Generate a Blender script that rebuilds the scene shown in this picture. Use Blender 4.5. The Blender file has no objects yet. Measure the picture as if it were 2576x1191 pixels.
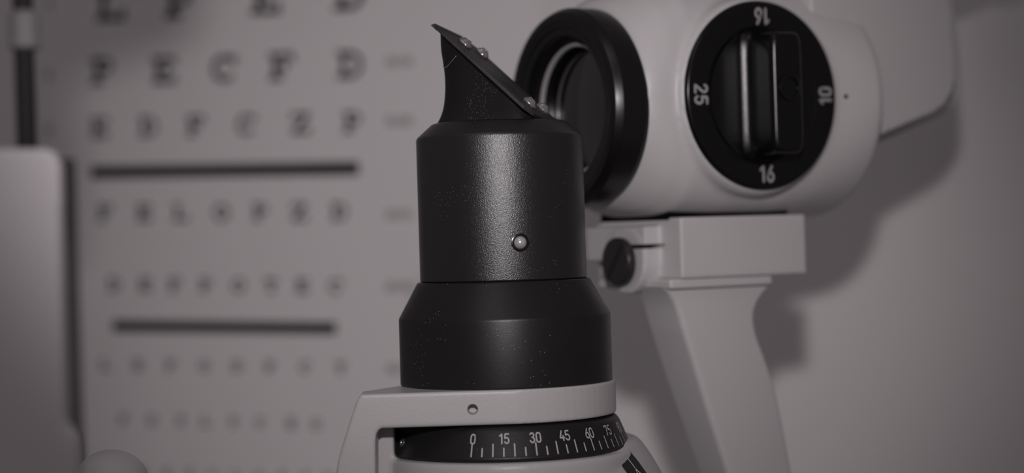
import bpy, bmesh, math
from mathutils import Vector, Matrix
pi = math.pi
sc = bpy.context.scene

# ------------------------------------------------------------------ camera
F = 5060.0; CX, CY = 1288.0, 595.5
RHO = math.radians(1.72)
CZ = 1.15
C0 = Vector((0, 0, CZ))
RIGHT = Vector((math.cos(RHO), 0, -math.sin(RHO)))
UP = Vector((math.sin(RHO), 0, math.cos(RHO)))
cam_d = bpy.data.cameras.new('camera'); cam = bpy.data.objects.new('camera', cam_d)
sc.collection.objects.link(cam); sc.camera = cam
cam.matrix_world = Matrix(((RIGHT.x, UP.x, 0, 0), (0, 0, -1, 0), (RIGHT.z, UP.z, 0, CZ), (0, 0, 0, 1)))
cam_d.sensor_width = 36.0; cam_d.lens = 36.0 * F / 2576.0
cam_d.clip_start = 0.01; cam_d.clip_end = 50
cam_d.dof.use_dof = True; cam_d.dof.focus_distance = 0.463; cam_d.dof.aperture_fstop = 7.6

def ray(x, y):
    return RIGHT * ((x - CX) / F) + UP * (-(y - CY) / F) + Vector((0, 1, 0))
def P(x, y, D):
    return C0 + ray(x, y) * D
def hit(x, y, p, n):
    r = ray(x, y); return C0 + r * ((p - C0).dot(n) / r.dot(n))

# ------------------------------------------------------------------ light
sc.view_settings.view_transform = 'Standard'; sc.view_settings.look = 'None'
sc.view_settings.exposure = 0.0; sc.view_settings.gamma = 1.0
sc.view_settings.use_curve_mapping = False
w = bpy.data.worlds.new('world'); sc.world = w; w.use_nodes = True
w.node_tree.nodes['Background'].inputs[0].default_value = (0.95, 0.86, 0.88, 1)
w.node_tree.nodes['Background'].inputs[1].default_value = 0.112
ld = bpy.data.lights.new('camera_flash', 'SPOT'); fl = bpy.data.objects.new('camera_flash', ld)
sc.collection.objects.link(fl)
FLASH = Vector((0.001, 0.0, CZ + 0.095))
fl.location = FLASH
fl.rotation_euler = (Vector((-0.004, 0.7, CZ + 0.005)) - FLASH).to_track_quat('-Z', 'Y').to_euler()
ld.energy = 4.65; ld.color = (1.0, 0.945, 0.958)
ld.spot_size = math.radians(35); ld.spot_blend = 1.0; ld.shadow_soft_size = 0.010

rd = bpy.data.lights.new('fill_light', 'AREA'); rl = bpy.data.objects.new('fill_light', rd)  # added fill light out of view, lifts the shadows; not a known lamp
sc.collection.objects.link(rl); rd.shape = 'DISK'; rd.size = 0.3; rd.energy = 0.2; rd.color = (1.0, 0.94, 0.95)
rl.location = (-0.12, 0.12, CZ + 0.50)
rl.rotation_euler = (Vector((0.15, 0.72, CZ - .1)) - rl.location).to_track_quat('-Z', 'Y').to_euler()

# ------------------------------------------------------------------ materials
def mat(name, col, rough=0.5, spec=0.5, metal=0.0, bump=None, dust=None, coat=0.0, trans=0.0, mottle=None):
    m = bpy.data.materials.new(name); m.use_nodes = True
    nt = m.node_tree; b = nt.nodes['Principled BSDF']
    b.inputs['Base Color'].default_value = (*col, 1); b.inputs['Roughness'].default_value = rough
    b.inputs['Specular IOR Level'].default_value = spec; b.inputs['Metallic'].default_value = metal
    b.inputs['Coat Weight'].default_value = coat; b.inputs['Coat Roughness'].default_value = 0.15
    b.inputs['Transmission Weight'].default_value = trans
    tc = nt.nodes.new('ShaderNodeTexCoord')
    if bump:
        n = nt.nodes.new('ShaderNodeTexNoise'); n.inputs['Scale'].default_value = bump[0]
        n.inputs['Detail'].default_value = 3
        nt.links.new(tc.outputs['Object'], n.inputs['Vector'])
        bp = nt.nodes.new('ShaderNodeBump'); bp.inputs['Strength'].default_value = bump[1]
        bp.inputs['Distance'].default_value = bump[2]
        nt.links.new(n.outputs['Fac'], bp.inputs['Height']); nt.links.new(bp.outputs['Normal'], b.inputs['Normal'])
    if mottle:      # broad, faint colour variation
        n = nt.nodes.new('ShaderNodeTexNoise'); n.inputs['Scale'].default_value = mottle[0]
        nt.links.new(tc.outputs['Object'], n.inputs['Vector'])
        r = nt.nodes.new('ShaderNodeValToRGB')
        r.color_ramp.elements[0].position = 0.3; r.color_ramp.elements[1].position = 0.7
        r.color_ramp.elements[0].color = (*col, 1); r.color_ramp.elements[1].color = (*mottle[1], 1)
        nt.links.new(n.outputs['Fac'], r.inputs['Fac']); nt.links.new(r.outputs['Color'], b.inputs['Base Color'])
    if dust:        # tiny pale specks: (scale, radius, patch scale, patch threshold, colour)
        v = nt.nodes.new('ShaderNodeTexVoronoi'); v.inputs['Scale'].default_value = dust[0]
        nt.links.new(tc.outputs['Object'], v.inputs['Vector'])
        lt = nt.nodes.new('ShaderNodeMath'); lt.operation = 'LESS_THAN'; lt.inputs[1].default_value = dust[1]
        nt.links.new(v.outputs['Distance'], lt.inputs[0])
        n2 = nt.nodes.new('ShaderNodeTexNoise'); n2.inputs['Scale'].default_value = dust[2]
        nt.links.new(tc.outputs['Object'], n2.inputs['Vector'])
        gt = nt.nodes.new('ShaderNodeMath'); gt.operation = 'GREATER_THAN'; gt.inputs[1].default_value = dust[3]
        nt.links.new(n2.outputs['Fac'], gt.inputs[0])
        mu = nt.nodes.new('ShaderNodeMath'); mu.operation = 'MULTIPLY'
        nt.links.new(lt.outputs[0], mu.inputs[0]); nt.links.new(gt.outputs[0], mu.inputs[1])
        mx = nt.nodes.new('ShaderNodeMix'); mx.data_type = 'RGBA'
        mx.inputs[6].default_value = (*col, 1); mx.inputs[7].default_value = (*dust[4], 1)
        nt.links.new(mu.outputs[0], mx.inputs[0]); nt.links.new(mx.outputs[2], b.inputs['Base Color'])
    return m

DC = (0.22, 0.2, 0.2)
M_tube = mat('satin_black_paint', (0.008, 0.0075, 0.0075), 0.30, 0.95, bump=(4200, 0.6, 0.00012), dust=(1500, 0.12, 120, 0.62, DC))
M_collar = mat('matt_black_anodised', (0.011, 0.010, 0.010), 0.36, 0.45, bump=(5500, 0.25, 0.0001), dust=(1100, 0.12, 90, 0.56, DC))
M_hood = mat('dusty_black_sheet', (0.007, 0.0065, 0.0065), 0.36, 0.45, bump=(3000, 0.3, 0.0001), dust=(1900, 0.16, 70, 0.5, (0.16, 0.15, 0.15)))
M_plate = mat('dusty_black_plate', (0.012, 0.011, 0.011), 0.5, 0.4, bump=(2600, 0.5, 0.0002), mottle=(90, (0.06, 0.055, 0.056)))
M_dial = mat('black_scale_ring', (0.012, 0.0115, 0.012), 0.4, 0.45, bump=(2500, 0.25, 0.0001), dust=(1300, 0.16, 60, 0.56, DC))
M_white = mat('cream_white_enamel', (0.50, 0.478, 0.483), 0.38, 0.4, bump=(1500, 0.16, 0.0002))
M_white2 = mat('smooth_white_enamel', (0.60, 0.576, 0.582), 0.42, 0.45)
M_white3 = mat('pale_grey_plastic', (0.72, 0.685, 0.71), 0.5, 0.3)
M_wall = mat('painted_wall', (0.86, 0.825, 0.835), 0.8, 0.2, mottle=(2.5, (0.83, 0.80, 0.805)))
M_sheet = mat('chart_paper', (0.90, 0.865, 0.875), 0.75, 0.2)
M_ink = mat('black_print', (0.010, 0.009, 0.010), 0.7, 0.2)
M_bar1 = mat('dark_green_print', (0.018, 0.018, 0.018), 0.7, 0.2)
M_bar2 = mat('dark_red_print', (0.028, 0.025, 0.025), 0.7, 0.2)
M_faint = mat('grey_print', (0.10, 0.095, 0.097), 0.7, 0.2)
M_fig = mat('engraved_white_fill', (0.52, 0.50, 0.51), 0.5, 0.3)
M_fig2 = mat('printed_grey_figures', (0.36, 0.345, 0.35), 0.5, 0.3)
M_steel = mat('steel', (0.6, 0.58, 0.59), 0.22, 0.5, 0.45)
M_collar2 = mat('mid_grey_plastic', (0.26, 0.25, 0.255), 0.5, 0.3)
M_shade = mat('shade_strip_grey', (0.15, 0.14, 0.145), 0.7, 0.2)  # shade put into the colour, for the added strip behind the bracket
M_rod = mat('dark_rod_paint', (0.02, 0.019, 0.02), 0.6, 0.3)
M_steel_r = mat('worn_steel', (0.42, 0.41, 0.42), 0.35, 0.5, 1.0, bump=(900, 0.6, 0.0004))
M_gloss = mat('glossy_black', (0.006, 0.0055, 0.006), 0.2, 0.5)
M_knob = mat('black_knob_plastic', (0.005, 0.0046, 0.0048), 0.24, 0.34, bump=(1800, 0.10, 0.0001))
M_ringb = mat('black_lens_ring', (0.006, 0.0055, 0.0058), 0.3, 0.45)
M_grey = mat('dark_grey_metal', (0.035, 0.033, 0.034), 0.34, 0.5, 0.3)
M_slot = mat('dark_recess', (0.004, 0.004, 0.004), 0.8, 0.1)
M_glass = mat('coated_lens_glass', (0.004, 0.004, 0.0045), 0.03, 1.0, coat=1.0)
M_table = mat('table_laminate', (0.35, 0.33, 0.33), 0.6, 0.3)
M_floor = mat('floor_lino', (0.18, 0.17, 0.17), 0.6, 0.3)
M_resin = mat('clear_resin_drop', (0.42, 0.40, 0.41), 0.12, 0.8, 0.7, bump=(700, 0.5, 0.0005))

# ------------------------------------------------------------------ helpers
def link(name, me, m, parent=None):
    me.name = name
    o = bpy.data.objects.new(name, me); sc.collection.objects.link(o)
    if m: me.materials.clear(); me.materials.append(m)
    if parent is not None:
        W = parent.matrix_basis.copy(); p = parent.parent
        while p: W = p.matrix_basis @ W; p = p.parent
        me.transform(W.inverted()); o.parent = parent
    return o
def obj(name, bm, m, parent=None, smooth=True, bevel=0, angle=35, T=None):
    if T is not None: bm.transform(T)
    bmesh.ops.recalc_face_normals(bm, faces=bm.faces)
    me = bpy.data.meshes.new(name); bm.to_mesh(me); bm.free()
    if smooth:
        for p in me.polygons: p.use_smooth = True
        me.set_sharp_from_angle(angle=math.radians(angle))
    o = link(name, me, m, parent)
    if bevel:
        b = o.modifiers.new('bevel', 'BEVEL'); b.width = bevel; b.segments = 4; b.limit_method = 'ANGLE'
        b.angle_limit = math.radians(30)
        b.harden_normals = False
    return o
def box(bm, x0, y0, z0, x1, y1, z1):
    v = [bm.verts.new((x, y, z)) for x in (x0, x1) for y in (y0, y1) for z in (z0, z1)]
    for f in ((0, 1, 3, 2), (4, 6, 7, 5), (0, 4, 5, 1), (2, 3, 7, 6), (0, 2, 6, 4), (1, 5, 7, 3)):
        bm.faces.new([v[i] for i in f])
def lathe(bm, prof, seg=160, M=None, close=True, caps=True):
    """prof: (r, h) list; axis = local z."""
    M = M or Matrix()
    rings = []
    for r, h in prof:
        if r < 1e-7: rings.append([bm.verts.new(M @ Vector((0, 0, h)))])
        else: rings.append([bm.verts.new(M @ Vector((r * math.cos(2 * pi * k / seg), r * math.sin(2 * pi * k / seg), h))) for k in range(seg)])
    for A, B in zip(rings, rings[1:]):
        for k in range(seg):
            k2 = (k + 1) % seg
            if len(A) == 1 and len(B) == 1: continue
            if len(A) == 1: bm.faces.new((A[0], B[k], B[k2]))
            elif len(B) == 1: bm.faces.new((A[k], B[0], A[k2]))
            else: bm.faces.new((A[k], B[k], B[k2], A[k2]))
    if caps:
        for R in (rings[0], rings[-1]):
            if len(R) > 1: bm.faces.new(R)
def prism(bm, pts, depth):
    """pts: world points of a planar outline, depth: vector"""
    A = [bm.verts.new(p) for p in pts]; B = [bm.verts.new(Vector(p) + depth) for p in pts]
    bm.faces.new(A); bm.faces.new(B[::-1])
    n = len(A)
    for i in range(n): bm.faces.new((A[i], B[i], B[(i + 1) % n], A[(i + 1) % n]))
def loft(bm, sections, caps=True):
    R = [[bm.verts.new(p) for p in s] for s in sections]; n = len(R[0])
    for A, B in zip(R, R[1:]):
        for k in range(n): bm.faces.new((A[k], B[k], B[(k + 1) % n], A[(k + 1) % n]))
    if caps: bm.faces.new(R[0]); bm.faces.new(R[-1])
def align(p, d):
    return Matrix.Translation(p) @ Vector(d).to_track_quat('Z', 'Y').to_matrix().to_4x4()
def cast(name, pieces, m, parent, voxel, smooth_it=8, cut=None, T=None):
    """union of closed pieces (bmeshes) as one rounded casting, minus cutters"""
    tmp = []
    def mk(bm):
        if T is not None: bm.transform(T)
        bmesh.ops.recalc_face_normals(bm, faces=bm.faces)
        me = bpy.data.meshes.new('tmp'); bm.to_mesh(me); bm.free()
        o = bpy.data.objects.new('tmp', me); sc.collection.objects.link(o); tmp.append(o); return o
    bmj = bmesh.new()
    for p in pieces:
        if T is not None: p.transform(T)
        bmesh.ops.recalc_face_normals(p, faces=p.faces)
        me = bpy.data.meshes.new('t'); p.to_mesh(me); p.free(); bmj.from_mesh(me); bpy.data.meshes.remove(me)
    me = bpy.data.meshes.new('tmp'); bmj.to_mesh(me); bmj.free()
    o = bpy.data.objects.new('tmp', me); sc.collection.objects.link(o); tmp.append(o)
    r = o.modifiers.new('r', 'REMESH'); r.mode = 'VOXEL'; r.voxel_size = voxel; r.use_smooth_shade = True
    s = o.modifiers.new('s', 'SMOOTH'); s.factor = 0.5; s.iterations = smooth_it
    for c in cut or []:
        co = mk(c); b = o.modifiers.new('b', 'BOOLEAN'); b.operation = 'DIFFERENCE'; b.object = co; b.solver = 'EXACT'
    bpy.context.view_layer.update()
    dg = bpy.context.evaluated_depsgraph_get()
    me = bpy.data.meshes.new_from_object(o.evaluated_get(dg))
    for t in tmp:
        d = t.data; bpy.data.objects.remove(t); bpy.data.meshes.remove(d)
    for p in me.polygons: p.use_smooth = True
    if cut: me.set_sharp_from_angle(angle=math.radians(40))
    return link(name, me, m, parent)
def thing(name, label, cat, loc, rotz=0, group=None):
    o = bpy.data.objects.new(name, None); sc.collection.objects.link(o)
    o.location = loc; o.rotation_euler = (0, 0, rotz); o.empty_display_size = 0.01
    o.matrix_basis = Matrix.Translation(loc) @ Matrix.Rotation(rotz, 4, 'Z')
    o['label'] = label; o['category'] = cat
    if group: o['group'] = group
    return o

# stroke digits (height 1), each a list of polylines
def arc(cx, cy, rx, ry, a0, a1, n=10):
    return [(cx + rx * math.cos(math.radians(a0 + (a1 - a0) * i / n)), cy + ry * math.sin(math.radians(a0 + (a1 - a0) * i / n))) for i in range(n + 1)]
DIG = {
 '0': [arc(.26, .72, .22, .24, 0, 180) + arc(.26, .28, .22, .24, 180, 360) + [(.48, .72)]],
 '1': [[(.08, .76), (.30, .97), (.30, .03)]],
 '2': [arc(.26, .73, .21, .23, 165, -35) + [(.05, .05), (.5, .05)]],
 '3': [arc(.25, .745, .19, .21, 160, -70), [(.24, .53)] + arc(.25, .28, .22, .25, 85, -165)],
 '4': [[(.30, .97), (.04, .30), (.54, .30)], [(.40, .50), (.40, .03)]],
 '5': [[(.46, .95), (.10, .95), (.07, .52)] + arc(.26, .32, .22, .28, 125, -155)],
 '6': [[(.38, .97)] + arc(.27, .30, .22, .27, 155, -205, 20)],
 '7': [[(.04, .85), (.04, .95), (.48, .95), (.22, .03)]],
 '9': [[(.16, .03)] + arc(.27, .70, .22, .27, -25, -385, 20)],
 '/': [[(.05, 0), (.45, 1)]],
}
DW = {'1': .42, '/': .5}
def text_strokes(s, h, gap=.16):
    """centred text -> polylines in (x, y), y from 0 to h"""
    ws = [DW.get(c, .54) for c in s]; tot = sum(ws) + gap * (len(s) - 1); x = -tot / 2; out = []
    for c, wd in zip(s, ws):
        for pl in DIG[c]: out.append([((x + px) * h, py * h) for px, py in pl])
        x += wd + gap
    return out
def ribbon(bm, pl, wd, f, step=None):
    """flat stroke along pl with round ends, mapped through f(x, y) -> world"""
    if step:
        q = [pl[0]]
        for a, b in zip(pl, pl[1:]):
            n = max(1, int(math.hypot(b[0] - a[0], b[1] - a[1]) / step))
            for i in range(1, n + 1): q.append((a[0] + (b[0] - a[0]) * i / n, a[1] + (b[1] - a[1]) * i / n))
        pl = q
    L, R = [], []
    n = len(pl)
    for i, (x, y) in enumerate(pl):
        a = pl[max(0, i - 1)]; b = pl[min(n - 1, i + 1)]
        dx, dy = b[0] - a[0], b[1] - a[1]; l = math.hypot(dx, dy) or 1
        nx, ny = -dy / l * wd / 2, dx / l * wd / 2
        L.append(bm.verts.new(f(x + nx, y + ny))); R.append(bm.verts.new(f(x - nx, y - ny)))
    for i in range(n - 1): bm.faces.new((L[i], R[i], R[i + 1], L[i + 1]))
    for (x, y) in (pl[0], pl[-1]):
        vs = [bm.verts.new(f(x + wd / 2 * math.cos(2 * pi * k / 10), y + wd / 2 * math.sin(2 * pi * k / 10))) for k in range(10)]
        bm.faces.new(vs)

# ================================================================== SETTING
YAW = math.radians(19.4)
WD = Vector((math.cos(YAW), -math.sin(YAW), 0)); WN = Vector((-math.sin(YAW), -math.cos(YAW), 0))
WP = P(870, 625, 0.78)
def wallpt(s, z, off=0.0):
    b = WP + WD * s + WN * off; return Vector((b.x, b.y, z))
bm = bmesh.new()
prism(bm, [wallpt(-2.6, 0, -.0012), wallpt(1.6, 0, -.0012), wallpt(1.6, 2.5, -.0012), wallpt(-2.6, 2.5, -.0012)], -WN * 0.1)
o = obj('wall_back', bm, M_wall, smooth=False); o['kind'] = 'structure'
bm = bmesh.new(); 
prism(bm, [Vector((p.x, p.y, 0)) for p in (wallpt(-2.6, 0), wallpt(1.6, 0), wallpt(1.6, 0, 2.6), wallpt(-2.6, 0, 2.6))], Vector((0, 0, -.05)))
o = obj('floor', bm, M_floor, smooth=False); o['kind'] = 'structure'

# ================================================================== EYE CHART
CR = math.radians(-1.45)                      # hangs slightly crooked
CD = WD * math.cos(CR) + Vector((0, 0, 1)) * math.sin(CR)
CU = Vector((0, 0, 1)) * math.cos(CR) - WD * math.sin(CR)
def onchart(x, y): return hit(x, y, WP, WN)
CC = onchart(600, 560)
chart = thing('eye_chart', 'white letter chart on the wall with rows of black letters and two dark bars', 'eye chart', CC - CU * .16)
bm = bmesh.new()
q = [CC - CD * .115 - CU * .16, CC + CD * .125 - CU * .16, CC + CD * .125 + CU * .20, CC - CD * .115 + CU * .20]
prism(bm, q, -WN * 0.001); obj('sheet', bm, M_sheet, chart, smooth=False)
def ring(c, r0, r1, a0, a1, n=20):
    out = []
    for i in range(n):
        A = math.radians(a0 + (a1 - a0) * i / n); B = math.radians(a0 + (a1 - a0) * (i + 1) / n)
        out.append([(c[0] + r0 * math.cos(A), c[1] + r0 * math.sin(A)), (c[0] + r1 * math.cos(A), c[1] + r1 * math.sin(A)),
                    (c[0] + r1 * math.cos(B), c[1] + r1 * math.sin(B)), (c[0] + r0 * math.cos(B), c[1] + r0 * math.sin(B))])
    return out
def R_(x0, y0, x1, y1): return [(x0, y0), (x1, y0), (x1, y1), (x0, y1)]
V = R_(.8, 0, 1.9, 5); ST = R_(0, 4.15, 2.8, 5); SB = R_(0, 0, 2.8, .85)
GL = {
 'L': [V, ST, R_(0, 0, 5, .9), R_(4.1, 0, 5, 1.9)],
 'P': [V, SB, R_(0, 4.15, 3, 5), R_(1.9, 1.9, 3, 2.75)] + ring((3.1, 3.45), .72, 1.55, -90, 90),
 'E': [V, R_(0, 4.15, 5, 5), R_(0, 0, 5, .9), R_(4.1, 3.3, 5, 5), R_(4.1, 0, 5, 1.7), R_(1.9, 2.1, 3.2, 2.9), R_(3.0, 1.6, 3.6, 3.4)],
 'F': [V, R_(0, 4.15, 5, 5), SB, R_(4.1, 3.3, 5, 5), R_(1.9, 2.1, 3.2, 2.9), R_(3.0, 1.6, 3.6, 3.4)],
 'D': [V, R_(0, 4.15, 2.6, 5), R_(0, 0, 2.6, .85)] + ring((2.5, 2.5), 1.6, 2.5, -90, 90),
 'C': ring((2.5, 2.5), 1.5, 2.5, 38, 322, 28) + [R_(4.1, 3.2, 5, 4.8)],
 'O': ring((2.5, 2.5), 1.5, 2.5, 0, 360, 32),
 'Z': [R_(0, 4.1, 5, 5), R_(0, 0, 5, .9), R_(0, 3.3, .9, 5), R_(4.1, 0, 5, 1.7), [(0.2, .8), (1.6, .8), (4.8, 4.2), (3.4, 4.2)]],
 'T': [R_(0, 4.15, 5, 5), R_(1.95, 0, 3.05, 5), R_(1.1, 0, 3.9, .85), R_(0, 3.2, .8, 5), R_(4.2, 3.2, 5, 5)],
}
rows = [
 ('LPED', 13.2, [(278, 12), (452, 5), (668, -6), (878, -16)]),
 ('PECFD', 10.9, [(258, 179), (412, 177), (564, 172), (708, 168), (880, 163)]),
 ('EDFCZP', 8.2, [(250, 322), (372, 319), (492, 317), (620, 314), (757, 311), (887, 308)]),
 ('FELOPZD', 6.9, [(264, 537), (362, 536), (455, 535), (557, 535), (655, 534), (753, 534), (853, 533)]),
 ('DEFPOTEC', 5.6, [(287, 717), (365, 717), (440, 718), (518, 718), (600, 719), (682, 719), (760, 720), (845, 721)]),
 ('LEFODPCT', 4.4, [(265, 918), (347, 919), (430, 920), (514, 921), (596, 922), (680, 923), (768, 924), (857, 926)]),
 ('FDPLTCEO', 3.9, [(312, 1056), (383, 1058), (457, 1060), (517, 1061), (587, 1063), (655, 1064), (733, 1066), (795, 1068)]),
 ('PEZOLCFTD', 3.2, [(362 + 58 * i, 1190 + 1.6 * i) for i in range(9)]),
]
for txt, h, ps in rows:
    bm = bmesh.new(); k = h / 5000.0
    for ch, (x, y) in zip(txt, ps):
        c = onchart(x, y) + WN * .00015
        for poly in GL[ch]:
            bm.faces.new([bm.verts.new(c + CD * ((px - 2.5) * k) + CU * ((py - 2.5) * k)) for px, py in poly])
    obj('lettering', bm, M_ink, chart, smooth=False)
for (x0, y0, x1, y1, t, m) in ((229, 434, 903, 423.5, 32, M_bar1), (284, 820.5, 846, 826.5, 29, M_bar2)):
    a, b = onchart(x0, y0), onchart(x1, y1); hz = CU * (t / F * .79 / 2)
    bm = bmesh.new(); prism(bm, [a - hz, b - hz, b + hz, a + hz], WN * .0003); obj('printed_bar', bm, m, chart, smooth=False)
def small_text(s, x, y, h, m, name):
    c = onchart(x, y) + WN * .00015; bm = bmesh.new()
    for pl in text_strokes(s, h): ribbon(bm, pl, h * .16, lambda px, py: c + CD * px + CU * (py - h / 2))
    obj(name, bm, m, chart, smooth=False)
for s, y in (('20/40', 155), ('20/30', 305), ('20/25', 540), ('20/20', 722), ('20/15', 930)):
    small_text(s, 1003, y, .0032, M_faint, 'acuity_label')
for s, y in (('4', 10), ('5', 187), ('6', 325)): small_text(s, 122, y, .0042, M_ink, 'row_number')

# ================================================================== ILLUMINATION TOWER
AY = .477
K = AY / F                                     # metres per pixel at the axis
AP = P(1263.5, 600, AY); AXX = AP.x
def Z(y): return P(1263.5 + .03003 * (y - 600), y, AY).z
TBL = 0.78                                     # table top height
TW = Matrix.Translation((AXX, AY, 0))
tower = thing('lamp_tower', 'black cylindrical slit lamp tower with slanted mirror on top and white yoke with degree scale', 'slit lamp', (AXX, AY, TBL + .06))
def rp(lst): return [(r * K, Z(y)) for r, y in lst]
def fillet(prof, rad, n=4):
    """round the inner corners of an open profile"""
    out = [prof[0]]
    for i in range(1, len(prof) - 1):
        a, b, c = Vector(prof[i - 1]), Vector(prof[i]), Vector(prof[i + 1])
        d1 = (a - b); d2 = (c - b); r = min(rad, d1.length * .45, d2.length * .45)
        p = b + d1.normalized() * r; q_ = b + d2.normalized() * r
        for k in range(n + 1):
            t = k / n; v = p * (1 - t) ** 2 + b * 2 * t * (1 - t) + q_ * t * t; out.append((v.x, v.y))
    out.append(prof[-1]); return out
# main tube
bm = bmesh.new()
lathe(bm, fillet([(0, Z(309)), (168 * K, Z(309)), (209.5 * K, Z(346)), (209.5 * K, Z(702)), (206 * K, Z(705.5)), (0, Z(705.5))], .0006), 192, TW, caps=False)
tube = obj('main_tube', bm, M_tube, tower, angle=50)
# collar
bm = bmesh.new()
lathe(bm, fillet([(0, Z(705)), (216 * K, Z(705)), (266 * K, Z(795)), (266.5 * K, Z(961)), (0, Z(961))], .0004), 192, TW, caps=False)
obj('base_collar', bm, M_collar, tower, angle=50)
# spring ball in the tube wall
th = math.asin(46 / 209.5 / 1.045)
bn = Vector((math.sin(th), -math.cos(th), 0)); bc = Vector((AXX, AY, Z(611.5))) + bn * 209.5 * K
bm = bmesh.new(); lathe(bm, [(.0014, -.0006), (.0014, .00012), (.0017, .00016), (.0021, .00004), (.0021, -.0006)], 40, align(bc, bn), caps=False)
bt = obj('detent_seat', bm, M_gloss, tower)
bm = bmesh.new(); bmesh.ops.create_uvsphere(bm, u_segments=32, v_segments=20, radius=.00152); bm.transform(Matrix.Translation(bc - bn * .0002))
obj('steel_ball', bm, M_steel, bt)

# hood: waisted sheet sleeve cut by the slanted mirror plane
N1 = P(1098, 68, AY) + Vector((0, -.0066, 0))
l_ = RIGHT * (238 * K) + UP * (-224 * K) + Vector((0, -.0089, 0))
w_ = RIGHT * (78 * K) + UP * (-16 * K) + Vector((0, .022, 0))
ln, lw = l_.length, w_.length; lh = l_.normalized(); nh = l_.cross(w_).normalized(); wh = nh.cross(lh)
if nh.z < 0: nh = -nh
bm = bmesh.new()
hp = [(0, 40), (146, 40), (145.5, 78), (145, 120), (141.5, 150), (138, 180), (137, 205), (138, 232), (142, 262), (147, 280), (154, 296), (162, 309), (0, 309)]
sm = [hp[0]]
for i in range(1, len(hp) - 2):
    p0, p1, p2, p3 = [Vector(hp[j]) for j in (max(1, i - 1), i, i + 1, min(len(hp) - 2, i + 2))]
    for k in range(4):
        t = k / 4
        v = .5 * ((2 * p1) + (p2 - p0) * t + (2 * p0 - 5 * p1 + 4 * p2 - p3) * t * t + (3 * p1 - p0 - 3 * p2 + p3) * t ** 3)
        sm.append((v.x, v.y))
sm += [hp[-2], hp[-1]]
HR = []
for rr_, zz in rp(sm):
    if rr_ < 1e-6: continue
    HR.append([TW @ Matrix.Rotation(math.radians(-21), 4, 'Z') @ Vector((.90 * rr_ * abs(math.cos(t)) ** .42 * (1 if math.cos(t) > 0 else -1), .62 * rr_ * abs(math.sin(t)) ** .42 * (1 if math.sin(t) > 0 else -1), zz)) for t in [2 * pi * k / 144 + .001 for k in range(144)]])
loft(bm, HR)
g = bmesh.ops.bisect_plane(bm, geom=bm.verts[:] + bm.edges[:] + bm.faces[:], plane_co=N1 - nh * .0009, plane_no=nh, clear_outer=True)
bmesh.ops.holes_fill(bm, edges=[e for e in bm.edges if e.is_boundary])
hood = obj('mirror_hood', bm, M_hood, tower, angle=40)
# engraved tick on the hood
def onhood(x, y):
    q_ = TW @ Matrix.Rotation(math.radians(-21), 4, 'Z') @ Vector((0, -.62 * 138.6 * K - .00015, 0)); return hit(x, y, Vector((q_.x, q_.y, CZ)), Vector((math.sin(math.radians(-21)), -math.cos(math.radians(-21)), 0)))
    best = 0
    r = ray(x, y); ox, oy = -AXX, -AY
    a = r.x ** 2 + 1; b = 2 * (ox * r.x + oy); c = ox * ox + oy * oy - (best + .00025) ** 2
    t = (-b - math.sqrt(b * b - 4 * a * c)) / (2 * a); return C0 + r * t
bm = bmesh.new(); ribbon(bm, [(1117, 171), (1124, 168), (1134, 157), (1147, 141)], 1.6, lambda x, y: onhood(x, y)); ribbon(bm, [(1117, 171), (1114, 166)], 1.4, lambda x, y: onhood(x, y))
obj('scratch_mark', bm, M_steel_r, hood, smooth=False)
# mirror plate with clipped, slightly bent top
bm = bmesh.new()
def PL(t, s, h=0): return N1 + lh * (t * ln) + wh * (s * lw) + nh * h
out = [(-.005, .03), (.02, 0), (.93, 0), (1.0, .10), (1.035, .5), (1.0, .98), (.9, 1.0), (.09, 1.0), (.0, .82), (-.012, .5), (-.012, .15)]
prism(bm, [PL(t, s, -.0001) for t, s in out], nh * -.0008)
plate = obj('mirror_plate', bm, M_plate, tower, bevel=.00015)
# lip bent over at the tip
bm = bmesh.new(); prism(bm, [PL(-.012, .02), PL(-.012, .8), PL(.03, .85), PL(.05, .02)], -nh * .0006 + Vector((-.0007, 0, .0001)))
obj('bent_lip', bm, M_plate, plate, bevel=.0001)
for (t, s) in ((.165, .40), (.215, .80), (.862, .36), (.868, .78)):
    p = PL(t, s, -.00005); bm = bmesh.new()
    lathe(bm, [(0, 0), (.00175, 0), (.0019, .00025), (.00165, .0007), (.0013, .00095), (.0012, .0012), (.00085, .0015), (0, .0016)], 24, align(p, nh), caps=False)
    for v in bm.verts:
        d = v.co - p; v.co += Vector((math.sin(d.x * 9000 + t * 40), math.sin(d.z * 8000 + s * 9), math.sin(d.y * 9500))) * .00012
    obj('resin_drop', bm, M_resin, plate, angle=80)

# yoke
FD = AY - .0258
zt, zb = Z(961), Z(1044)
def fx(x, y): return P(x, y, FD).x
bm1 = bmesh.new()
RY = .0258
plan = [(fx(912, 1000) - AXX, -RY)]
for k in range(0, 41):
    a = -pi / 2 + pi * k / 40 * 1.12; plan.append((RY * math.cos(a), RY * math.sin(a)))
plan += [(-.018, .012), (fx(912, 1000) - AXX, -RY + .010)]
prism(bm1, [Vector((AXX + x, AY + y, zb)) for x, y in plan], Vector((0, 0, zt - zb)))
bm2 = bmesh.new()
prof = [(1010, 968), (925, 968), (906, 984), (896, 1012), (884, 1048), (870, 1092), (857, 1135), (849, 1165), (844, 1200), (842, 1330),
        (945, 1330), (945, 1105), (947, 1092), (953, 1082), (963, 1077), (1010, 1060)]
pts = []
for x, y in prof:
    q_ = P(x, y, FD)
    z_ = min(q_.z, zt)
    pts.append(Vector((q_.x, FD, z_)))
pts[0].z = zt; pts[1].z = zt; pts[-1].z = zb + .002
prism(bm2, pts, Vector((0, .0105, 0)))
hc = P(1189, 1031, FD)
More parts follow.
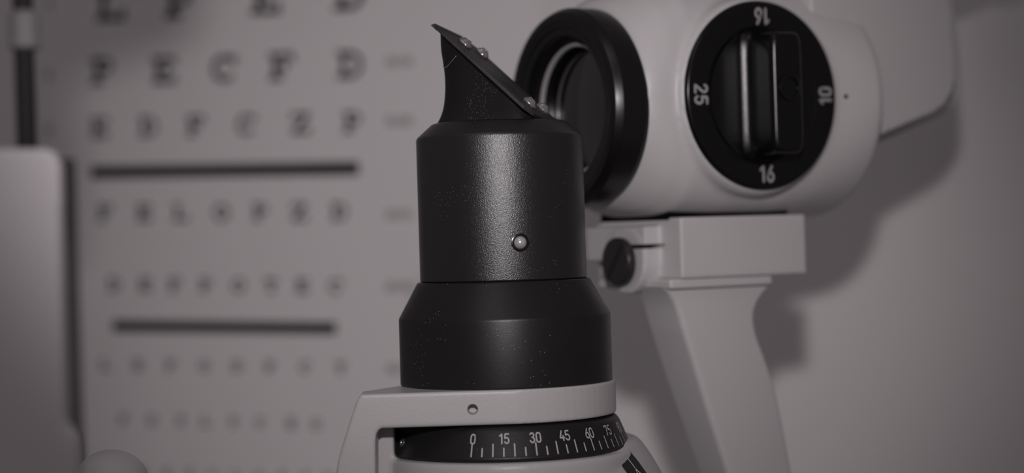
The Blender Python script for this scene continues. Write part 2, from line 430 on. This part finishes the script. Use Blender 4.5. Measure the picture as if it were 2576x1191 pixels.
cut1 = bmesh.new(); lathe(cut1, [(0, -.004), (.00105, -.004), (.00105, -.0005), (.00135, .0002), (.0014, .003), (0, .003)], 32, align(hc, (0, -1, 0)), caps=False)
yoke = cast('yoke', [bm1, bm2], M_white, tower, .00034, 8, cut=[cut1])

# degree ring
dp = [(0, 1046), (262, 1046), (272, 1050), (279, 1058), (303.5, 1117), (305.5, 1121), (305, 1126), (300, 1130), (0, 1130)]
bm = bmesh.new(); lathe(bm, fillet(rp(dp), .0004), 192, TW, caps=False)
ringo = obj('degree_ring', bm, M_dial, tower, angle=50)
r0, z0 = 303.5 * K, Z(1117); r1, z1 = 279 * K, Z(1058)
SL = math.hypot(r0 - r1, z1 - z0)
nrx, nrz = (z1 - z0) / SL, (r0 - r1) / SL
def ondial(th0):
    def f(s, v):
        t = v / SL; r = r0 + (r1 - r0) * t + nrx * .00005; z = z0 + (z1 - z0) * t + nrz * .00005
        a = th0 + s / (r0 * .96)
        return Vector((AXX + r * math.sin(a), AY - r * math.cos(a), z))
    return f
PXF = K * .94
bm = bmesh.new()
for u in range(0, 125, 5):
    f = ondial(math.radians(u - 16.9)); top = (33.5 if u % 10 == 0 else 22.5) * PXF
    ribbon(bm, [(0, 1.5 * PXF), (0, top)], 3.3 * PXF, f)
obj('scale_ticks', bm, M_fig, ringo, smooth=False)
for u in (0, 15, 30, 45, 60, 75, 90, 105):
    bm = bmesh.new(); f = ondial(math.radians(u - 16.7))
    for pl in text_strokes(str(u), 27 * PXF, .12):
        ribbon(bm, pl, 3.7 * PXF, lambda x, y: f(x * .92, y + 34.0 * PXF), 3 * PXF)
    obj('scale_number', bm, M_fig, ringo, smooth=False)
a = math.asin((1016 - 1279) / 295 / 1.01); rr = 292 * K
sp = Vector((AXX + rr * math.sin(a), AY - rr * math.cos(a), Z(1093))); sn = Vector((math.sin(a), -math.cos(a), .35)).normalized()
bm = bmesh.new(); lathe(bm, [(0, .0001), (.0004, .0001), (.0005, .0003), (.0009, .00034), (.0011, .0001), (.0011, -.0006)], 20, align(sp, sn), caps=False)
for v in bm.verts: v.co += Vector((math.sin(v.co.x * 7000), 0, math.sin(v.co.z * 9000))) * .00007
obj('set_screw', bm, M_steel_r, ringo)

# housing under the ring
b1 = bmesh.new(); lathe(b1, [(0, Z(1131)), (318 * K, Z(1131)), (323 * K, Z(1137)), (325 * K, Z(1350)), (0, Z(1350))], 96, TW, caps=False)
BX, BY = .0046, .0046
TB = Matrix.Translation((AXX + BX, AY + BY, 0))
bprof = [(0, Z(1109)), (.0246, Z(1109)), (.0261, Z(1113)), (.0272, Z(1124)), (.0294, Z(1158)), (.0318, Z(1205)), (.0345, Z(1290)), (.0345, Z(1350)), (0, Z(1350))]
b2 = bmesh.new(); lathe(b2, bprof, 96, TB, caps=False)
b3 = bmesh.new(); box(b3, AXX - .0325, AY - .0145, Z(1350), AXX - .0262, AY + .004, Z(1046) - .0004)
b4 = bmesh.new(); box(b4, AXX - .0370, AY - .0258, Z(1350) - .006, AXX + .030, AY + .02, Z(1310))
b5 = bmesh.new(); lathe(b5, [(0, TBL + .06), (.02, TBL + .06), (.02, Z(1345)), (0, Z(1345))], 48, TW, caps=False)
house = cast('lamp_housing', [b1, b2, b3, b4, b5], M_white, tower, .0006, 4)
# pointer sticker on the flared side
def onB(phi, z, off):
    r = .03
    for (ra, za), (rb, zb_) in zip(bprof[1:], bprof[2:]):
        if zb_ <= z <= za: r = rb + (ra - rb) * (z - zb_) / (za - zb_); break
    r += off
    return Vector((AXX + BX + r * math.sin(phi), AY + BY - r * math.cos(phi), z))
def sticker(off):
    def f(s, t):                                # s across (m), t down (m)
        return onB(math.radians(51) + s / .0290 + t / .0290 * .38, Z(1141) - t + s * .28, off)
    return f
fs = sticker(.00025); bm = bmesh.new(); NS, NT = 8, 12
gv = [[bm.verts.new(fs(-.0031 + .0062 * i / NS, .0085 * j / NT)) for i in range(NS + 1)] for j in range(NT + 1)]
for j in range(NT):
    for i in range(NS): bm.faces.new((gv[j][i], gv[j][i + 1], gv[j + 1][i + 1], gv[j + 1][i]))
stk = obj('pointer_sticker', bm, M_grey, house)
fs2 = sticker(.00033); bm = bmesh.new()
ribbon(bm, [(.0002, 0.0002), (.0002, .0030)], .00034, fs2, .0004)
ribbon(bm, [(.0002, .0030), (-.0006, .0050), (.0010, .0050), (.0002, .0030)], .00034, fs2, .0004)
obj('pointer_mark', bm, M_fig, stk, smooth=False)

# ================================================================== MICROSCOPE
HB = math.radians(58.5)
u = Vector((-math.sin(HB), -math.cos(HB), 0)); v_ = Vector((math.cos(HB), -math.sin(HB), 0))
kface = P(1919, 240, .513)
O = kface - v_ * .030
H = Matrix(((-u.x, -v_.x, 0, O.x), (-u.y, -v_.y, 0, O.y), (0, 0, 1, O.z), (0, 0, 0, 1)))
HI = H.inverted()
mic = thing('slit_lamp_microscope', 'white microscope head with black objective ring and numbered black knob on a leaning white arm', 'microscope', (O.x, O.y, TBL + .06), math.atan2(-u.y, -u.x))
def headhit(x, y, b):        # pixel on the head plane b = const -> head coords
    return HI @ hit(x, y, H @ Vector((0, b, 0)), v_)
def sect(a, R, n=2.5, seg=72, sb=1.0):
    out = []
    for k in range(seg):
        t = 2 * pi * k / seg; c, s = math.cos(t), math.sin(t)
        out.append(Vector((a, sb * R * abs(c) ** (2 / n) * (1 if c > 0 else -1), R * abs(s) ** (2 / n) * (1 if s > 0 else -1))))
    return out
bm = bmesh.new()
secs = [(-.0335, .0250, 2), (-.0325, .0262, 2), (-.030, .0276, 2.2), (-.026, .0290, 2.7), (-.020, .0300, 3.6), (-.006, .0303, 4.0), (.012, .0304, 4.0), (.020, .0306, 3.4), (.028, .0311, 2.6), (.034, .0314, 2.2), (.0385, .0314, 2), (.0400, .0308, 2), (.0408, .0296, 2)]
loft(bm, [sect(a, R, n, sb=.90 + .1 * max(0, min(1, (abs(a - .002) - .020) / .018))) for a, R, n in secs])
bb = bmesh.new()      # flat boss around the knob
lathe(bb, [(0, 0), (.0262, 0), (.0256, .0270), (.0246, .0293), (0, .0293)], 96, align((0, 0, 0), (0, -1, 0)), caps=False)
md = headhit(2128, 243, -.0275)
lcut = bmesh.new(); lathe(lcut, [(0, -.050), (.0185, -.050), (.0185, -.022), (0, -.022)][::-1], 64, Matrix.Translation((0, 0, -.0016)) @ Matrix.Rotation(pi / 2, 4, 'Y'), caps=False)
body = cast('microscope_body', [bm, bb], M_white2, mic, .0006, 26, cut=[lcut], T=H)
bpy.context.view_layer.update()
o_, d_ = C0, ray(2128, 243)
inv = body.matrix_world.inverted(); ok_, lp_, ln_, _i = body.ray_cast(inv @ o_, (inv.to_3x3() @ d_).normalized())
mp = body.matrix_world @ lp_; mn = (body.matrix_world.to_3x3() @ ln_).normalized()
bm = bmesh.new(); lathe(bm, [(0, -.0003), (.0006, -.0003), (.0006, .00005), (0, .0001)], 20, align(mp, mn), caps=False)
obj('index_dot', bm, M_slot, body)
# objective ring (axis -x in head frame)
OT = H @ align((-.0335, 0, -.0016), (-1, 0, 0))
bm = bmesh.new()
lathe(bm, fillet([(.0235, -.002), (.0252, -.002), (.0258, .0), (.0258, .0065), (.0246, .0085), (.0226, .0088), (.0218, .0084), (.0212, .0084), (.0204, .0079), (.0190, .0077), (.0186, .0075), (.0185, .0071), (.0184, .0044), (.0172, .0036), (.0165, .001)], .0003), 160, OT, caps=False)
obr = obj('objective_ring', bm, M_ringb, mic, angle=60)
bm = bmesh.new()
lathe(bm, fillet([(.0171, .0034), (.01705, .0040), (.0168, .0043), (.0165, .0044), (.0162, .0043), (.01595, .0040), (.0159, .0034)], .0001), 128, OT, caps=False)
obj('retaining_ring', bm, M_steel, obr)
bm = bmesh.new()
prof = [(.0168 * math.sin(t * pi / 2 / 12) , -.0045 + .0042 * math.cos(t * pi / 2 / 12)) for t in range(0, 13)]
prof = [(0.0164 * t / 12, .0012 + .0024 * (1 - (t / 12) ** 2)) for t in range(13)]
lathe(bm, prof[::-1], 96, OT, caps=False)
obj('objective_lens', bm, M_glass, obr, angle=80)

# magnification knob
KT = H @ align((0, -.0292, 0), (0, -1, 0))
bm = bmesh.new()
lathe(bm, fillet([(0, -.001), (.0240, -.001), (.0243, .0003), (.0238, .0011), (.0225, .0014), (.0178, .0014), (.0166, .0008), (.0160, .0008), (.008, .0008), (0, .0008)], .0004), 160, KT, caps=False)
knob = obj('magnification_knob', bm, M_knob, mic, angle=60)
# grip: tall rounded bar standing off the disc, broad hub behind it
g1 = bmesh.new()
sec = []
for hgt, wv, hl in ((-.0290, .0077, .0172), (-.0301, .0069, .0165), (-.0312, .0056, .0158), (-.0318, .0052, .0156), (-.0340, .0050, .0155), (-.0392, .0049, .0153), (-.0401, .0045, .0150), (-.0406, .0038, .0143)):
    s_ = []
    for k in range(48):
        t = 2 * pi * k / 48; c, s = math.cos(t), math.sin(t)
        s_.append(Vector((wv * abs(c) ** .3 * (1 if c > 0 else -1), hgt, hl * abs(s) ** .25 * (1 if s > 0 else -1))))
    sec.append(s_)
loft(g1, sec)
grip = cast('grip_bar', [g1], M_knob, knob, .0003, 4, T=H)
bm = bmesh.new(); lathe(bm, [(.0026, .0), (.0026, .0005), (.0030, .0007), (.0034, .0005), (.0034, 0)], 40, H @ align((.0, -.0405, .0012), (0, -1, 0)), caps=False)
obj('grip_dimple', bm, M_knob, grip)
for s, ang in (('16', 0), ('10', 90), ('16', 180), ('25', 270)):
    bm = bmesh.new(); A = math.radians(ang); hh = .0040
    ux, uy = Vector((math.cos(A), 0, math.sin(A))), Vector((-math.sin(A), 0, math.cos(A)))
    cen = uy * -.0201 + Vector((0, -.0292 - .0015, 0))
    for pl in text_strokes(s, hh, .17):
        ribbon(bm, pl, .00078, lambda x, y: H @ (cen + ux * x + uy * (y - hh / 2)), .0003)
    obj('knob_number', bm, M_fig2, knob, smooth=False)

# clamp under the head: near vertical edge at x=1712
cb = -.0200; e = headhit(1712, 560, cb)
zt_c = headhit(1712, 547, cb).z; zb_c = headhit(1712, 702, cb).z
ar = headhit(2027, 600, cb).x
c1 = bmesh.new(); box(c1, e.x, cb, zb_c, ar, .018, zt_c)
# rounded lug carrying the thumbscrew, on the face towards the objective
def lefthit(x, y, a):        # pixel on head plane a = const
    return HI @ hit(x, y, H @ Vector((a, 0, 0)), u)
tp = lefthit(1583, 658, e.x - .004)
c2 = bmesh.new(); lathe(c2, [(0, 0), (.0088, 0), (.0088, .0075), (0, .0075)], 48, align((e.x + .002, tp.y, tp.z + .0002), (-1, 0, 0)), caps=False)
c3 = bmesh.new(); box(c3, e.x - .0052, tp.y - .0088, tp.z, e.x + .002, .018, zt_c - .002)
slit = bmesh.new(); box(slit, e.x - .02, tp.y - .0105, tp.z + .0032, e.x + .001, tp.y + .0100, tp.z + .0044)
clamp = cast('mounting_clamp', [c1, c2, c3], M_white2, mic, .0005, 5, cut=[slit], T=H)
bm = bmesh.new(); box(bm, e.x, -.0150, zt_c - .0006, ar - .002, .016, zt_c + .0022)
obj('clamp_gasket', bm, M_slot, clamp, smooth=False, T=H)
# thumbscrew
TS = H @ align((e.x - .0060, tp.y, tp.z), (-1, 0, 0))
bm = bmesh.new(); lathe(bm, fillet([(.0022, -.003), (.0022, 0), (.0058, 0), (.0063, .0004), (.0063, .0022), (.0058, .0027), (0, .0027)], .0003), 64, TS, caps=False)
ts = obj('thumbscrew', bm, M_grey, mic)
ts['label'] = 'dark grey slotted thumbscrew'
bm = bmesh.new(); box(bm, -.0058, -.0006, .0026, .0058, .0006, .0029); obj('screw_slot', bm, M_rod, ts, smooth=False, T=TS @ Matrix.Rotation(math.radians(50), 4, 'Z'))

# flange + arm
fb = cb + .001
f0 = headhit(1668, 716, fb); f1 = headhit(1944, 712, fb)
p1 = bmesh.new(); box(p1, e.x - .003, fb, f0.z - .0014, f1.x, .014, f0.z + .0012)
def rrect(x0, x1, y0, y1, z, r, n=6):
    out = []
    for cx, cy, a0 in ((x1 - r, y1 - r, 0), (x0 + r, y1 - r, 90), (x0 + r, y0 + r, 180), (x1 - r, y0 + r, 270)):
        for k in range(n + 1):
            a = math.radians(a0 + 90 * k / n); out.append(Vector((cx + r * math.cos(a), cy + r * math.sin(a), z)))
    return out
arm_rows = [(722, 1604, 1672, 1945), (735, 1604, 1682, 1938), (750, 1607, 1692, 1925), (770, 1613, 1702, 1911), (800, 1621, 1712, 1902), (830, 1630, 1720, 1903), (865, 1641, 1731, 1911),
            (900, 1652, 1742, 1924), (950, 1668, 1757, 1941), (1000, 1685, 1772, 1955), (1050, 1702, 1787, 1966), (1100, 1719, 1803, 1976), (1191, 1751, 1832, 1993), (1400, 1824, 1898, 2032)]
rowsf = []
for i in range(len(arm_rows) - 1):
    q0, q1, q2, q3 = [arm_rows[max(0, min(len(arm_rows) - 1, i + d))] for d in (-1, 0, 1, 2)]
    for k in range(5):
        t = k / 5
        y = q1[0] + (q2[0] - q1[0]) * t
        def sl(c, a, b): return (b[c] - a[c]) / max(1e-6, (b[0] - a[0]))
        hgt_ = q2[0] - q1[0]; rr_ = [y]
        for c in (1, 2, 3):
            m0 = sl(c, q0, q2) * hgt_; m1 = sl(c, q1, q3) * hgt_
            rr_.append((2*t**3 - 3*t*t + 1) * q1[c] + (t**3 - 2*t*t + t) * m0 + (-2*t**3 + 3*t*t) * q2[c] + (t**3 - t*t) * m1)
        rowsf.append(rr_)
rowsf.append(list(arm_rows[-1]))
secs = []
for y, xl, xm, xr in rowsf:
    m = headhit(xm, y, fb + .002); r = headhit(xr, y, fb + .002); l = lefthit(xl, y, m.x)
    secs.append(rrect(m.x, r.x, m.y, max(l.y, m.y + .004), m.z, .0016))
ls = secs[-1]; zbase = (HI @ Vector((0, 0, TBL + .06))).z
secs.append([v + Vector((.004, 0, zbase - v.z)) for v in ls])
bm = bmesh.new(); loft(bm, secs); arm = obj('support_arm', bm, M_white2, mic, T=H, angle=60)
obj('arm_flange', p1, M_white2, arm, T=H, bevel=.0007)
bm = bmesh.new(); box(bm, e.x + .004, fb + .004, f0.z, f1.x - .004, .012, zb_c + .001); obj('arm_spacer', bm, M_slot, arm, T=H)

# binocular housing behind the head (tilted prism box + back lip)
hb = -.024
hpx = [(2040, -260), (2372, -260), (2384, -60), (2396, 60), (2404, 150), (2404, 200), (2396, 235), (2380, 262), (2352, 284), (2300, 305), (2228, 336), (2140, 372), (2040, 400)]
bm = bmesh.new(); prism(bm, [headhit(x, y, hb) for x, y in hpx], Vector((0, .030, 0)))
bin_ = cast('binocular_housing', [bm], M_white2, mic, .0006, 8, T=H)
hp2 = [(2060, -270), (2384, -270), (2396, -60), (2410, 60), (2420, 150), (2421, 205), (2413, 243), (2396, 272), (2366, 296), (2312, 318), (2236, 352), (2150, 385), (2060, 415)]
hb2 = hb + .012
bm = bmesh.new(); prism(bm, [headhit(x, y, hb2) for x, y in hp2], Vector((0, .012, 0)))
obj('housing_lip', bm, M_white2, bin_, T=H, bevel=.0012)
# eyepieces rising to the upper right, above the frame
ea = headhit(2395, -60, .0); 
for off in (-.024, .034):
    st = Vector((ea.x - .012, .019 + off * .55, ea.z + .012)); d = Vector((.94, 0, .22)).normalized()
    bm = bmesh.new()
    lathe(bm, fillet([(0, 0), (.0135, 0), (.0135, .035), (.0165, .037), (.0165, .060), (.0145, .063), (0, .063)], .0008), 48, align(st, d), caps=False)
    obj('eyepiece', bm, M_ringb, mic, T=H)

# ================================================================== HEADREST (foreground, left)
HD = .350
head = thing('headrest_frame', 'blurred white headrest bracket with dark rod at the left edge in front', 'headrest', (P(40, 1100, HD).x, HD + .01, TBL))
def Q(x, y): return P(x, y, HD)
b1 = bmesh.new()
prism(b1, [Q(-260, 372), Q(116, 372), Q(134, 379), Q(145, 394), Q(150, 415), Q(155, 700), Q(162, 1068), Q(178, 1084), Q(190, 1098), Q(197, 1120), Q(200, 1500), Q(-260, 1500)], Vector((0, .005, 0)))
pb = Q(-20, 1480)
b2 = bmesh.new(); box(b2, pb.x - .012, HD + .002, TBL, pb.x + .012, HD + .02, pb.z)
br = cast('headrest_bracket', [b1, b2], M_white3, head, .0007, 12)
rx = Q(32, 200); 
bm = bmesh.new(); lathe(bm, [(0, Q(0, 380).z), (.0018, Q(0, 380).z), (.0018, Q(0, -700).z), (0, Q(0, -700).z)], 40, Matrix.Translation((rx.x, HD + .009, 0)), caps=False)
rod = obj('upright_rod', bm, M_rod, head)
bm = bmesh.new(); lathe(bm, fillet([(0, Q(0, 118).z), (.0030, Q(0, 112).z), (.0028, Q(0, 90).z), (.0028, Q(0, 30).z), (.0022, Q(0, 12).z), (0, Q(0, 12).z)], .0006), 40, Matrix.Translation((rx.x + .0002, HD + .009, 0)), caps=False)
obj('rod_collar', bm, M_collar2, rod)
bm = bmesh.new(); prism(bm, [Q(-300, -90), Q(130, -90), Q(140, -400), Q(100, -560), Q(200, -600), Q(420, -660), Q(450, -720), Q(450, -1000), Q(-300, -1000)], Vector((0, .016, 0)))
obj('forehead_rest', bm, M_white3, head, bevel=.002)

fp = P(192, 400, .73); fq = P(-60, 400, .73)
bm = bmesh.new(); box(bm, fq.x, .722, TBL, fp.x, .730, fp.z); obj('shade_strip', bm, M_shade, head, bevel=.001)  # added dark slab imitating the shade beside the bracket, not a headrest part
# ================================================================== round knob, bottom left
KD = .452
kc = P(282, 1218, KD)
kn = thing('control_knob', 'small round white knob at the bottom, right of the headrest bracket', 'knob', (kc.x, kc.y, TBL))
bm = bmesh.new(); bmesh.ops.create_uvsphere(bm, u_segments=48, v_segments=32, radius=1)
for v in bm.verts:
    z = v.co.z
    if z > 0: z = z * (1 - .08 * z)
    v.co = Vector((v.co.x * .0083, v.co.y * .0083, z * .0083))
bm.transform(Matrix.Translation(kc) @ Matrix.Rotation(math.radians(8), 4, 'Y')); obj('knob_cap', bm, M_white2, kn)
bm = bmesh.new(); lathe(bm, [(0, TBL), (.012, TBL), (.012, TBL + .012), (.0045, TBL + .02), (.0045, kc.z - .005), (0, kc.z - .005)], 32, Matrix.Translation((kc.x, kc.y, 0)), caps=False)
obj('stalk', bm, M_white2, kn)

# ================================================================== base and table (below the frame)
sb = thing('slide_base', 'white slit lamp slide base below the tower and microscope', 'base', (.03, .54, TBL))
bm = bmesh.new(); box(bm, -.07, .43, TBL, .17, .64, TBL + .06); obj('base_body', bm, M_white2, sb, bevel=.006)
tb = thing('instrument_table', 'grey instrument table under the slit lamp', 'table', (.0, .48, 0))
bm = bmesh.new(); box(bm, -.30, .28, TBL - .03, .30, .645, TBL); obj('table_top', bm, M_table, tb, bevel=.004)
bm = bmesh.new(); box(bm, -.05, .42, .03, .05, .54, TBL - .03); obj('column', bm, M_white2, tb, bevel=.004)
bm = bmesh.new(); box(bm, -.22, .32, 0, .22, .62, .03); obj('foot', bm, M_table, tb, bevel=.004)
